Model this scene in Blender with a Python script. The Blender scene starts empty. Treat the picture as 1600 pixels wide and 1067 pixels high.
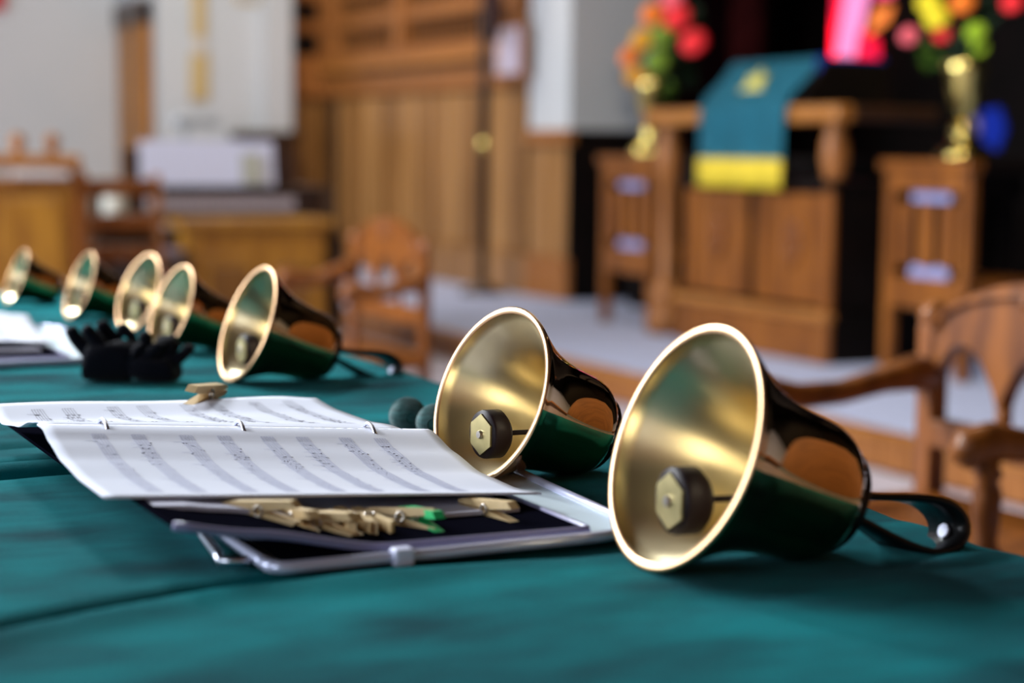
import bpy, bmesh, math, random
from mathutils import Vector, Matrix, noise
random.seed(7)
S = bpy.context.scene
COL = S.collection
PI = math.pi
# ------------------------------------------------------------------ camera
CZ = 1.128
YAW, PITCH, ROLL = math.radians(26.5), math.radians(6.08), math.radians(0.6)
fw = Vector((math.sin(YAW)*math.cos(PITCH), math.cos(YAW)*math.cos(PITCH), -math.sin(PITCH)))
r0 = Vector((math.cos(YAW), -math.sin(YAW), 0)); u0 = r0.cross(fw)
rt = r0*math.cos(ROLL)+u0*math.sin(ROLL); up = u0*math.cos(ROLL)-r0*math.sin(ROLL)
cd = bpy.data.cameras.new('camera'); cam = bpy.data.objects.new('camera', cd); COL.objects.link(cam)
m = Matrix((rt, up, -fw)).transposed().to_4x4(); m.translation = Vector((0, 0, CZ))
cam.matrix_world = m
cd.sensor_width = 36; cd.lens = 63; cd.clip_start = .02; cd.clip_end = 100
cd.dof.use_dof = True; cd.dof.focus_distance = 1.44; cd.dof.aperture_fstop = 3.3
cd.dof.aperture_blades = 0
S.camera = cam
# ------------------------------------------------------------------ world, lights, exposure
w = bpy.data.worlds.new('world'); S.world = w; w.use_nodes = True
w.node_tree.nodes['Background'].inputs[0].default_value = (.75, .85, 1, 1)
w.node_tree.nodes['Background'].inputs[1].default_value = .15
S.view_settings.view_transform = 'Standard'; S.view_settings.look = 'None'
S.view_settings.gamma = 1; S.view_settings.use_curve_mapping = False
S.view_settings.exposure = 0.32
def area(name, loc, target, sx, sy, power, color):
    l = bpy.data.lights.new(name, 'AREA'); l.shape = 'RECTANGLE'; l.size = sx; l.size_y = sy
    l.energy = power; l.color = color
    o = bpy.data.objects.new(name, l); COL.objects.link(o); o.location = loc
    o.rotation_euler = (Vector(target)-Vector(loc)).to_track_quat('-Z', 'Y').to_euler(); return o
area('window_light', (-5.6, 7.8, 2.9), (2, 6.5, .9), 5.5, 1.9, 620, (.84, .91, 1))
area('window_light', (-5.6, -1.2, 2.9), (2, 1.2, .9), 3.0, 1.9, 60, (.86, .92, 1))
area('key_light', (-2.4, 6.4, 4.35), (.5, 1.6, .86), 2.6, 1.4, 520, (.92, .96, 1))  # unseen key lamp added under the ceiling, backlights table and bells
area('far_cloth_fill', (.45, 4.1, 2.7), (.5, 2.9, .86), .45, .45, 66, (.9, .97, 1))  # unseen fill lamp added to brighten the far cloth
area('overhead_fill', (3.2, 4.6, 4.4), (4.8, 7.2, 0), 1.2, 1.2, 110, (1, .88, .70))  # unseen warm lamp added overhead for the platform and lectern
area('overhead_fill', (3.6, 12.2, 4.3), (4.6, 12.8, .6), 1.4, 1.4, 90, (1, .9, .76))  # unseen warm lamp added overhead for the organ wall

# ------------------------------------------------------------------ materials
AROT = .25
def mat(name, col, rough=.6, metal=0, spec=.5, c2=None, scale=6, stretch=(1, 1, 1), detail=3, bump=0, bscale=None,
        sheen=0, aniso=0, coat=0, emit=0, trans=0, alpha=1, ramp=(.35, .65), space='Object', sheen_tint=None):
    M = bpy.data.materials.new(name); M.use_nodes = True; nt = M.node_tree; N = nt.nodes; L = nt.links
    b = N['Principled BSDF']
    b.inputs['Base Color'].default_value = (*col, 1); b.inputs['Roughness'].default_value = rough
    b.inputs['Metallic'].default_value = metal; b.inputs['Specular IOR Level'].default_value = spec
    b.inputs['Sheen Weight'].default_value = sheen; b.inputs['Coat Weight'].default_value = coat
    if sheen_tint: b.inputs['Sheen Tint'].default_value = (*sheen_tint, 1); b.inputs['Sheen Roughness'].default_value = .35
    b.inputs['Transmission Weight'].default_value = trans; b.inputs['Alpha'].default_value = alpha
    if emit:
        b.inputs['Emission Color'].default_value = (*col, 1); b.inputs['Emission Strength'].default_value = emit
    if aniso:
        b.inputs['Anisotropic'].default_value = aniso; b.inputs['Anisotropic Rotation'].default_value = AROT
        t = N.new('ShaderNodeTangent'); t.direction_type = 'RADIAL'; t.axis = 'Z'; L.new(t.outputs[0], b.inputs['Tangent'])
    if c2 or bump:
        tc = N.new('ShaderNodeTexCoord'); mp = N.new('ShaderNodeMapping'); mp.inputs['Scale'].default_value = stretch
        L.new(tc.outputs[space], mp.inputs[0])
        nz = N.new('ShaderNodeTexNoise'); nz.inputs['Scale'].default_value = scale; nz.inputs['Detail'].default_value = detail
        L.new(mp.outputs[0], nz.inputs['Vector'])
        if c2:
            cr = N.new('ShaderNodeValToRGB'); cr.color_ramp.elements[0].position = ramp[0]; cr.color_ramp.elements[1].position = ramp[1]
            cr.color_ramp.elements[0].color = (*col, 1); cr.color_ramp.elements[1].color = (*c2, 1)
            L.new(nz.outputs['Fac'], cr.inputs[0]); L.new(cr.outputs[0], b.inputs['Base Color'])
            if emit: L.new(cr.outputs[0], b.inputs['Emission Color'])
        if bump:
            n2 = N.new('ShaderNodeTexNoise'); n2.inputs['Scale'].default_value = bscale or scale; n2.inputs['Detail'].default_value = detail
            L.new(mp.outputs[0], n2.inputs['Vector'])
            bp = N.new('ShaderNodeBump'); bp.inputs['Strength'].default_value = bump; bp.inputs['Distance'].default_value = .01
            L.new(n2.outputs['Fac'], bp.inputs['Height']); L.new(bp.outputs[0], b.inputs['Normal'])
    return M
oak = mat('oak', (.38, .145, .036), .42, spec=.35, c2=(.22, .075, .016), scale=5, stretch=(8, 8, .7), bump=.1, space='Object')
oak_h = mat('oak_level', (.44, .18, .04), .38, spec=.35, c2=(.26, .09, .016), scale=5, stretch=(6, .8, 8))
honey = mat('honey_oak', (.44, .20, .018), .4, c2=(.28, .11, .010), scale=5, stretch=(3, 3, .6))
chair_oak = mat('chair_oak', (.24, .072, .008), .42, spec=.3, c2=(.12, .032, .003), scale=7, stretch=(4, 4, .8), coat=.06)
panel_oak = mat('panel_oak', (.38, .18, .055), .30, c2=(.20, .085, .018), scale=3, stretch=(4, 4, .25))
lect_oak = mat('lectern_oak', (.27, .088, .012), .42, spec=.3, c2=(.15, .045, .007), scale=4, stretch=(3, 3, .6))
walnut = mat('dark_walnut', (.05, .02, .008), .35, c2=(.03, .012, .006), scale=4, stretch=(3, 3, .6))
black_wood = mat('near_black_wood', (.006, .0025, .0018), .6, spec=.15, c2=(.003, .0015, .001), scale=4)
maroon = mat('maroon_cloth', (.035, .004, .004), .95, spec=.05, c2=(.018, .002, .002), scale=6)
white_wall = mat('white_plaster', (.50, .53, .56), .9, c2=(.55, .56, .58), scale=.8, bump=.05, bscale=20)
ceil_m = mat('ceiling_wood', (.05, .03, .018), .7, c2=(.035, .02, .012), scale=2)
brown_wall = mat('rear_wall_wood', (.30, .13, .045), .5, c2=(.2, .085, .03), scale=2, stretch=(4, 4, .5))
carpet = mat('blue_grey_carpet', (.42, .47, .68), .95, c2=(.50, .55, .76), scale=30, bump=.3, bscale=300, spec=.1)
carpet_p = mat('rose_grey_carpet', (.42, .37, .44), .95, c2=(.52, .49, .56), scale=5, bump=.3, bscale=300, spec=.1)
teal_cloth = mat('teal_velvet', (.0004, .024, .036), .85, spec=.03, c2=(.001, .185, .205), scale=5, stretch=(1.2, 2.6, 1), detail=6,
                 bump=.35, bscale=700, sheen=.10, sheen_tint=(.4, .95, 1), ramp=(.32, .68))
hang_cloth = mat('teal_hanging', (.01, .17, .25), .8, c2=(.015, .2, .3), scale=5, sheen=.2, sheen_tint=(.4, .8, 1))
hang_blue = mat('blue_lining', (.005, .03, .3), .8)
gold_cloth = mat('gold_fringe', (.72, .55, .03), .7, c2=(.62, .45, .02), scale=20, stretch=(1, 8, 1))
gold_emb = mat('gold_embroidery', (.55, .5, .1), .6)
brass_out = mat('polished_brass', (.66, .38, .14), .045, 1)
brass_in = mat('lathe_turned_brass', (.82, .69, .43), .31, 1, aniso=.85)
brass_rim = mat('brass_lip', (.74, .46, .25), .34, 1)
brass_vase = mat('vase_brass', (.85, .68, .22), .22, 1)
plate_brass = mat('clapper_brass', (.62, .52, .25), .35, 1, c2=(.5, .42, .2), scale=60)
blk_plastic = mat('black_plastic', (.006, .006, .007), .28, spec=.4)
blk_rubber = mat('dark_rubber', (.010, .003, .005), .5, spec=.2)
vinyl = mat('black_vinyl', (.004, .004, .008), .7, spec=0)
vinyl_edge = mat('lilac_vinyl_edge', (.22, .21, .36), .3)
silver = mat('silver_metal', (.85, .87, 1), .3, 1)
rim_m = mat('tray_rim_silver', (.70, .73, .95), .22, .4)
tray_m = mat('pale_tray', (.55, .66, .74), .6, c2=(.58, .69, .76), scale=3)
paper = mat('sheet_paper', (.66, .69, .80), .8, c2=(.70, .72, .82), scale=3, spec=.2)
paper_edge = mat('inner_paper', (.5, .5, .62), .8)
ink = mat('printed_ink', (.22, .22, .28), .8)
ink_soft = mat('printed_ink_soft', (.50, .52, .66), .8)
pin_wood = mat('clothespin_wood', (.68, .50, .26), .6, c2=(.58, .41, .19), scale=40)
pin_green = mat('green_plastic', (.02, .45, .14), .4)
steel = mat('spring_steel', (.6, .55, .5), .3, 1)
yarn = mat('teal_yarn', (.005, .055, .055), .9, c2=(.03, .13, .13), scale=60, stretch=(1, 1, 6), sheen=.4)
glove_m = mat('black_cotton', (.004, .004, .008), .95, spec=.1, sheen=.05)
white_gloss = mat('white_card', (.62, .64, .82), .5)
pale_gray = mat('pale_grey_metal', (.42, .44, .47), .4)
tab_m = mat('stop_tab_ivory', (.50, .42, .45), .4)
red_m = mat('red_banner', (.5, .01, .02), .8)
gold_banner = mat('gold_banner', (.50, .34, .12), .6, c2=(.55, .42, .2), scale=6)
blue_uph = mat('pale_blue_upholstery', (.30, .34, .62), .8)
door_m = mat('door_wood', (.42, .17, .03), .45, c2=(.34, .13, .02), scale=3, stretch=(3, 3, .5))
leafg = mat('leaf_green', (.04, .17, .01), .6, c2=(.14, .25, .01), scale=14)
leafd = mat('leaf_dark', (.004, .03, .006), .6)
fl = {'red': mat('petal_red', (.95, .02, .03), .6), 'orange': mat('petal_orange', (.95, .22, .01), .6),
      'amber': mat('petal_amber', (.75, .34, .01), .6), 'yellow': mat('petal_yellow', (.9, .75, .02), .6),
      'lime': mat('petal_lime', (.32, .5, .01), .6), 'green': mat('petal_green', (.16, .26, .01), .6),
      'pink': mat('petal_pink', (.95, .15, .2), .6)}
win_lit = mat('window_daylight', (.8, .9, 1), .5, emit=2.6)
def glassm(n, c, e): return mat(n, c, .3, emit=e)

# ------------------------------------------------------------------ builders
def mk(name, bm, material=None, parent=None, smooth=False, loc=None, rot=None):
    me = bpy.data.meshes.new(name); bm.normal_update(); bm.to_mesh(me); bm.free()
    mats = material if isinstance(material, (list, tuple)) else [material]
    for q in mats: me.materials.append(q)
    if smooth:
        for p in me.polygons: p.use_smooth = True
    o = bpy.data.objects.new(name, me); COL.objects.link(o)
    if parent: o.parent = parent
    if loc is not None: o.location = loc
    if rot is not None: o.rotation_euler = rot
    return o
def tag(o, label=None, cat=None, group=None, kind=None):
    if label: o['label'] = label
    if cat: o['category'] = cat
    if group: o['group'] = group
    if kind: o['kind'] = kind
    return o
def thing(name, label, cat, loc=(0, 0, 0), rz=0, group=None):
    o = bpy.data.objects.new(name, None); COL.objects.link(o); o.location = loc; o.rotation_euler = (0, 0, rz)
    o.empty_display_size = .1
    return tag(o, label, cat, group)
def dup(o, loc=None, rz=None, label=None):
    c = o.copy(); COL.objects.link(c)
    if loc is not None: c.location = loc
    if rz is not None: c.rotation_euler = (0, 0, rz)
    if label: c['label'] = label
    def rec(a, b):
        for ch in [x for x in a.children]:
            d = ch.copy(); COL.objects.link(d); d.parent = b; rec(ch, d)
    rec(o, c); return c
def box(bm, x0, x1, y0, y1, z0, z1, bev=0):
    vs = [bm.verts.new((x, y, z)) for x in (x0, x1) for y in (y0, y1) for z in (z0, z1)]
    fs = [(0, 1, 3, 2), (4, 6, 7, 5), (0, 4, 5, 1), (2, 3, 7, 6), (0, 2, 6, 4), (1, 5, 7, 3)]
    faces = [bm.faces.new([vs[i] for i in f]) for f in fs]
    if bev:
        es = list({e for f in faces for e in f.edges})
        bmesh.ops.bevel(bm, geom=es, offset=bev, segments=2, affect='EDGES', profile=.5)
    return bm
def B(x0, x1, y0, y1, z0, z1, bev=0):
    return box(bmesh.new(), min(x0, x1), max(x0, x1), min(y0, y1), max(y0, y1), min(z0, z1), max(z0, z1), bev)
def tube(bm, pts, r, n=10, cap=True, flat=None):
    """round (or flat: (a,b) ellipse) section swept along pts"""
    pts = [Vector(p) for p in pts]; rings = []
    T0 = (pts[1]-pts[0]).normalized(); ref = Vector((0, 0, 1)) if abs(T0.z) < .9 else Vector((1, 0, 0))
    N = T0.cross(ref).normalized()
    for i, p in enumerate(pts):
        t = ((pts[min(i+1, len(pts)-1)]-pts[max(i-1, 0)])).normalized()
        N = (N-t*N.dot(t)).normalized(); Bn = t.cross(N)
        rr = r[i] if isinstance(r, (list, tuple)) else r
        rings.append([bm.verts.new(p+(N*math.cos(2*PI*k/n)+Bn*math.sin(2*PI*k/n))*rr) for k in range(n)])
    for a, b in zip(rings, rings[1:]):
        for k in range(n): bm.faces.new((a[k], a[(k+1) % n], b[(k+1) % n], b[k]))
    if cap: bm.faces.new(rings[0][::-1]); bm.faces.new(rings[-1])
    return bm
def lathe(bm, prof, n=24, mi=None, cx=0, cy=0):
    """prof: list of (r,z)"""
    rings = []
    for r, z in prof:
        rings.append([bm.verts.new((cx+max(r, 1e-5)*math.cos(2*PI*k/n), cy+max(r, 1e-5)*math.sin(2*PI*k/n), z)) for k in range(n)])
    for i, (a, b) in enumerate(zip(rings, rings[1:])):
        for k in range(n):
            f = bm.faces.new((a[k], a[(k+1) % n], b[(k+1) % n], b[k])); f.smooth = True
            if mi: f.material_index = mi[i]
    return bm
def extrude_poly(bm, pts, axis, a0, a1):
    """pts: 2D outline; axis 'x': pts are (y,z) extruded a0..a1 in x; 'y': (x,z); 'z': (x,y)"""
    def P(p, a): return (a, p[0], p[1]) if axis == 'x' else ((p[0], a, p[1]) if axis == 'y' else (p[0], p[1], a))
    A = [bm.verts.new(P(p, a0)) for p in pts]; Bv = [bm.verts.new(P(p, a1)) for p in pts]; n = len(pts)
    bm.faces.new(A); bm.faces.new(Bv[::-1])
    for i in range(n): bm.faces.new((A[i], Bv[i], Bv[(i+1) % n], A[(i+1) % n]))
    bmesh.ops.recalc_face_normals(bm, faces=bm.faces[:])
    return bm
def sphere(bm, c, r, sx=1, sy=1, sz=1, seg=14):
    mt = Matrix.Translation(c) @ Matrix.Diagonal((sx, sy, sz, 1))
    bmesh.ops.create_uvsphere(bm, u_segments=seg, v_segments=max(6, seg*2//3), radius=r, matrix=mt); return bm
def lerp_tab(tab, x):
    if x <= tab[0][0]: return tab[0][1]
    for (a, va), (b, vb) in zip(tab, tab[1:]):
        if x <= b:
            t = (x-a)/(b-a); t = t*t*(3-2*t)*.5+t*.5; return va+(vb-va)*t
    return tab[-1][1]
def sst(a, b, x):
    t = min(1, max(0, (x-a)/(b-a))); return t*t*(3-2*t)

# ------------------------------------------------------------------ room shell (X across the table, Y along it)
P = .141       # chancel platform height
T = .86        # table cloth height
tag(mk('floor', B(-6.2, 4.02, -5.2, 16.6, -.1, 0), carpet_p), kind='structure')
tag(mk('floor', B(4.045, 9.2, 1.0, 17.2, -.1, P), carpet), kind='structure')
tr = tag(mk('trim_1', B(4.02, 4.045, 1.0, 16.4, 0, P-.012), walnut), kind='structure')
nos = mk('nosing', B(3.985, 4.06, 1.0, 16.4, P-.02, P+.004, .006), oak_h, tr)
y = 3.4
while y < 11:
    mk('riser_board', B(4.004, 4.02, y, y+.146, .012, P-.024, .004), oak, tr); y += .152
tag(mk('ceiling', B(-6.3, 9.3, -5.3, 17.3, 4.6, 4.7), ceil_m), kind='structure')
# left wall with three daylight windows
lw = bmesh.new()
wins = [(-2.7, .3), (3.2, 5.4), (6.6, 9.0)]
box(lw, -6.3, -6.1, -5.3, 17.3, 0, 1.9); box(lw, -6.3, -6.1, -5.3, 17.3, 3.9, 4.6)
yy = -5.3
for a, b in wins+[(17.3, 17.3)]:
    box(lw, -6.3, -6.1, yy, a, 1.9, 3.9); yy = b
tag(mk('wall_left', lw, white_wall), kind='structure')
for i, (a, b) in enumerate(wins):
    f = bmesh.new()
    for k in range(4):
        yk = a+(b-a)*k/3; box(f, -6.22, -6.12, yk-.03, yk+.03, 1.9, 3.9)
    box(f, -6.22, -6.12, a, b, 2.85, 2.9)
    wf = tag(mk('window_%d' % (i+2), f, white_wall), kind='structure')
    mk('pane', B(-6.26, -6.24, a, b, 1.9, 3.9), win_lit, wf)
tag(mk('wall_rear', B(-6.3, 9.3, -5.4, -5.2, 0, 4.6), brown_wall), kind='structure')
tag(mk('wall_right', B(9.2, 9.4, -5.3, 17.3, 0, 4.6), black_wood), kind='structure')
# nave side wall right of the camera
tag(mk('wall_right', B(4.6, 4.8, -5.3, 1.0, 0, 4.6), brown_wall), kind='structure')
# far white wall, return with door
tag(mk('wall_far', B(-6.3, 4.06, 15.9, 16.1, 0, 4.6), white_wall), kind='structure')
tag(mk('wall_far', B(4.08, 4.98, 14.9, 15.2, 0, 4.6), white_wall), kind='structure')
tag(mk('wall_far', B(4.98, 5.22, 14.75, 15.2, 1.22, 4.6), white_wall), kind='structure')
pw = tag(mk('trim_2', B(4.74, 5.24, 14.7, 14.9, 0, 1.21), walnut), kind='structure')
mk('cap_rail', B(4.70, 5.26, 14.64, 14.9, 1.21, 1.27, .01), walnut, pw)
tag(mk('wall_far', B(4.0, 4.1, 15.2, 16.0, 2.35, 4.6), white_wall), kind='structure')
dr = tag(mk('door_1', B(4.0, 4.06, 15.0, 15.9, 0, 2.32), door_m), kind='structure')
for k in range(2): mk('panel', B(3.985, 4.0, 15.12, 15.78, .25+k*1.05, 1.1+k*1.05, .006), door_m, dr)
mk('header', B(3.97, 4.06, 15.0, 15.9, 2.16, 2.36), walnut, dr)
mk('door_handle', sphere(bmesh.new(), (3.95, 15.2, 1.0), .035), brass_vase, dr, True)
# ---- organ chamber wall: X = 5.6
WX = 5.6
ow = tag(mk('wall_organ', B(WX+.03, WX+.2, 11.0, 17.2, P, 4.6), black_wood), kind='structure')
panel_oak2 = mat('panel_oak_light', (.50, .26, .09), .28, c2=(.32, .15, .04), scale=3, stretch=(4, 4, .25))
y = 11.05; k = 0
while y < 16.9:
    mk('plank', B(WX+.004*(k % 3), WX+.03, y, y+.262, .42, 1.56, .034), panel_oak2 if k % 3 == 1 else panel_oak, ow); y += .272; k += 1
mk('base_rail', B(WX-.03, WX+.03, 11.0, 17.2, P, .42, .012), panel_oak, ow)
mk('cove_rail', B(WX-.02, WX+.03, 11.0, 17.2, 1.57, 1.76, .01), oak, ow)
mk('cap_moulding', B(WX-.09, WX+.03, 11.0, 17.2, 1.77, 1.85, .02), oak_h, ow)
mk('cap_moulding', B(WX-.05, WX+.03, 11.0, 17.2, 1.85, 1.93, .012), oak, ow)
for z0 in (2.13, 2.40, 2.66):
    mk('grille_rail', B(WX-.03, WX+.03, 11.0, 17.2, z0, z0+.10, .008), oak, ow)
for yp in (11.05, 13.13, 14.62, 15.35):
    mk('grille_post', B(WX-.06, WX+.03, yp, yp+.15, 1.93, 3.4, .012), oak, ow)
for yp in (14.66, 15.9):
    mk('wall_post', B(WX-.05, WX+.0, yp, yp+.09, .42, 1.57, .012), walnut, ow)
slat_me = None
for z0 in (1.93, 2.23, 2.50, 2.76):
    y = 11.25
    while y < 16.4:
        if slat_me is None:
            s_ = mk('grille_slat', B(-.0, .016, 0, .030, 0, .2, .004), oak, ow); slat_me = s_.data
        else:
            s_ = bpy.data.objects.new('grille_slat', slat_me); COL.objects.link(s_); s_.parent = ow
        s_.location = (WX, y, z0); y += .122
rw = tag(mk('wall_organ', B(5.24, WX+.03, 15.0, 15.1, P, 4.6), black_wood), kind='structure')
for a in (5.25, 5.42): mk('plank', B(a, a+.16, 14.97, 15.0, .42, 1.56, .012), panel_oak, rw)
mk('base_rail', B(5.24, WX, 14.94, 15.0, P, .42, .012), panel_oak, rw)
mk('cap_moulding', B(5.24, WX, 14.92, 15.0, 1.57, 1.93, .012), oak, rw)
for z0 in (2.13, 2.40, 2.66): mk('grille_rail', B(5.24, WX, 14.97, 15.0, z0, z0+.10, .008), oak, rw)
for a in (5.24, 5.54): mk('grille_post', B(a, a+.07, 14.95, 15.0, 1.93, 3.4, .01), oak, rw)
# pier
pr = tag(mk('wall_pier', B(WX-.0, 6.24, 10.42, 11.0, 1.27, 4.6), white_wall), kind='structure')
pl = tag(mk('trim_3', B(WX+.02, 6.24, 10.45, 11.0, P, 1.27), walnut), kind='structure')
for a in (10.45, 10.73):
    mk('plank', B(WX-.0, WX+.02, a, a+.262, .42, 1.16, .006), panel_oak, pl)
mk('cap_rail', B(WX-.03, WX+.04, 10.4, 11.02, 1.17, 1.27, .012), oak, pl)
mk('base_rail', B(WX-.03, WX+.02, 10.4, 11.02, P, .42, .012), oak, pl)
mk('end_panel', B(WX, 6.26, 10.42, 10.449, P, 1.26), black_wood, pl)
# recess behind the lectern
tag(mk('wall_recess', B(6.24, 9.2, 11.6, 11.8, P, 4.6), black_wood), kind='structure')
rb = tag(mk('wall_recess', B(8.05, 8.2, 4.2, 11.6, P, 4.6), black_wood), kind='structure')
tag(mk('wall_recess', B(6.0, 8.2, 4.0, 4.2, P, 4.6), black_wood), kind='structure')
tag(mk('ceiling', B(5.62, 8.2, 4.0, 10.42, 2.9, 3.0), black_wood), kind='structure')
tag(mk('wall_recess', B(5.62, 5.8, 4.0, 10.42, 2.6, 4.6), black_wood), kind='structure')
# curtains in the recess
def curtain(y0, y1, x, label):
    bm = bmesh.new(); n = 40; cols = []
    for i in range(n+1):
        yy = y0+(y1-y0)*i/n; xx = x+.03*math.sin(i*1.35)
        cols.append([bm.verts.new((xx+s, yy, z)) for s in (0, .008) for z in (P+.02, 2.85)])
    for a, b in zip(cols, cols[1:]):
        bm.faces.new((a[0], b[0], b[1], a[1])); bm.faces.new((a[2], a[3], b[3], b[2]))
        bm.faces.new((a[1], b[1], b[3], a[3])); bm.faces.new((a[0], a[2], b[2], b[0]))
    bm.faces.new((cols[0][0], cols[0][1], cols[0][3], cols[0][2])); bm.faces.new((cols[-1][0], cols[-1][2], cols[-1][3], cols[-1][1]))
    return tag(mk('curtain', bm, maroon, smooth=True), label, 'curtain')
curtain(11.1, 11.5, 6.6, 'dark maroon curtain strip hanging just right of the white pier')
curtain(10.15, 10.5, 6.9, 'dark maroon curtain strip hanging directly above the teal lectern cloth')
# stained glass window
sg = tag(mk('window_1', B(8.0, 8.05, 8.4, 11.2, .95, 2.75), black_wood), kind='structure')
def shard(pts, c, e, nm):
    bm = bmesh.new(); extrude_poly(bm, pts, 'x', 7.975, 7.999)
    return mk('pane', bm, glassm(nm, c, e), sg)
shard([(10.80, 1.68), (10.60, 1.67), (10.40, 2.34), (10.66, 2.36)], (1, .30, .62), 1.0, 'glass_rose')
shard([(10.82, 1.72), (10.815, 2.0), (10.68, 2.36), (10.80, 2.36)], (1, .02, .08), 1.0, 'glass_scarlet')
shard([(10.56, 1.68), (10.28, 1.72), (10.30, 1.93), (10.50, 2.00)], (1, .01, .05), 1.0, 'glass_scarlet')
shard([(10.40, 1.97), (10.20, 2.05), (10.14, 2.16), (10.34, 2.14)], (1, .25, .05), .8, 'glass_orange')
shard([(10.34, 2.22), (10.16, 2.22), (10.16, 2.40), (10.34, 2.38)], (1, .05, .2), .9, 'glass_scarlet')
shard([(9.16, 1.22), (9.02, 1.16), (8.95, 1.30), (9.02, 1.44), (9.18, 1.42)], (.01, .03, .35), .25, 'glass_cobalt')
shard([(9.28, 1.30), (9.2, 1.27), (9.21, 1.37), (9.27, 1.38)], (.25, .2, .4), .2, 'glass_violet')

# ------------------------------------------------------------------ table with padded teal cloth
tbl = thing('folding_table', 'long folding table hidden under the teal cloth', 'table', (.48, 2.6, 0))
mk('tabletop', B(-.36, .36, -2.27, .72, .77, .80, .004), walnut, tbl)
for sx in (-.3, .3):
    for sy in (-2.1, .6):
        mk('leg', tube(bmesh.new(), [(sx, sy, 0), (sx, sy, .77)], .016), steel, tbl)
def cloth_h(x, y):
    h = .0022*noise.noise(Vector((x*5, y*4, 0)))+.0009*noise.noise(Vector((x*17, y*13, 3)))
    fd = 1-sst(.42, .60, x)
    wob = .012*noise.noise(Vector((x*5, 1, 7)))
    for yc, wd, dp in ((1.475, .012, .013), (1.535, .010, .010), (1.625, .013, .009)):
        h -= fd*dp*math.exp(-((y-yc-wob)/wd)**2)
    h += fd*.004*math.exp(-((y-1.505-wob)/.02)**2)
    # long crease in the foreground
    yc = 1.0+.05*sst(.12, .34, x)+.25*max(0, .20-x)*(-1)
    f2 = (1-sst(.42, .68, x))
    h -= f2*.012*math.exp(-((y-yc)/.012)**2)
    h += f2*.005*math.exp(-((y-yc+.028)/.02)**2)
    yd = .955+.10*sst(.15, .75, x)
    h -= .0022*math.exp(-((y-yd)/.02)**2)*sst(.3, .5, x)
    # soft dips on the right
    h -= .0035*math.exp(-((y-.90-.25*(x-.6))/.03)**2)*sst(.45, .6, x)
    return h
EDGE = .868
def edge_wob(y): return .006*noise.noise(Vector((3, y*3, 1)))
bm = bmesh.new(); rows = []
ys = []; y = .30
while y < 3.36:
    ys.append(y); y += .005 if y < 1.75 else .02
xs = [.10+(.838-.10)*i/140 for i in range(141)]
R_ = .03
for y in ys:
    row = []
    e = edge_wob(y)
    for z in (.12, .4, .7, .8): row.append((.068+.01*math.sin(y*14+z*2), y, z))
    row.append((.074, y, .845))
    for x in xs:
        row.append((x+e*sst(.7, .838, x), y, T+cloth_h(x, y)))
    hb = cloth_h(.838, y)
    for k in range(1, 7):
        a = PI/2*k/6
        row.append((.838+e+R_*math.sin(a), y, T+hb*(1-k/6)-R_*(1-math.cos(a))))
    for z, am in ((.78, .002), (.7, .006), (.5, .015), (.3, .022), (.12, .026)):
        row.append((.868+e+am*math.sin(y*13+1), y, z))
    rows.append([bm.verts.new(p) for p in row])
for a, b in zip(rows, rows[1:]):
    for i in range(len(a)-1): bm.faces.new((a[i], a[i+1], b[i+1], b[i]))
tc = mk('tablecloth', bm, teal_cloth, smooth=True)
tag(tc, 'teal green velvet cloth spread over the long padded table', 'tablecloth')
tcs = tc.modifiers.new('thick', 'SOLIDIFY'); tcs.thickness = .002; tcs.offset = -1
tag(mk('foam_pad', B(.10, .84, .32, 3.32, .80, .842, .004), pale_gray), 'foam padding layer lying hidden beneath the teal cloth', 'pad')

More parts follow.
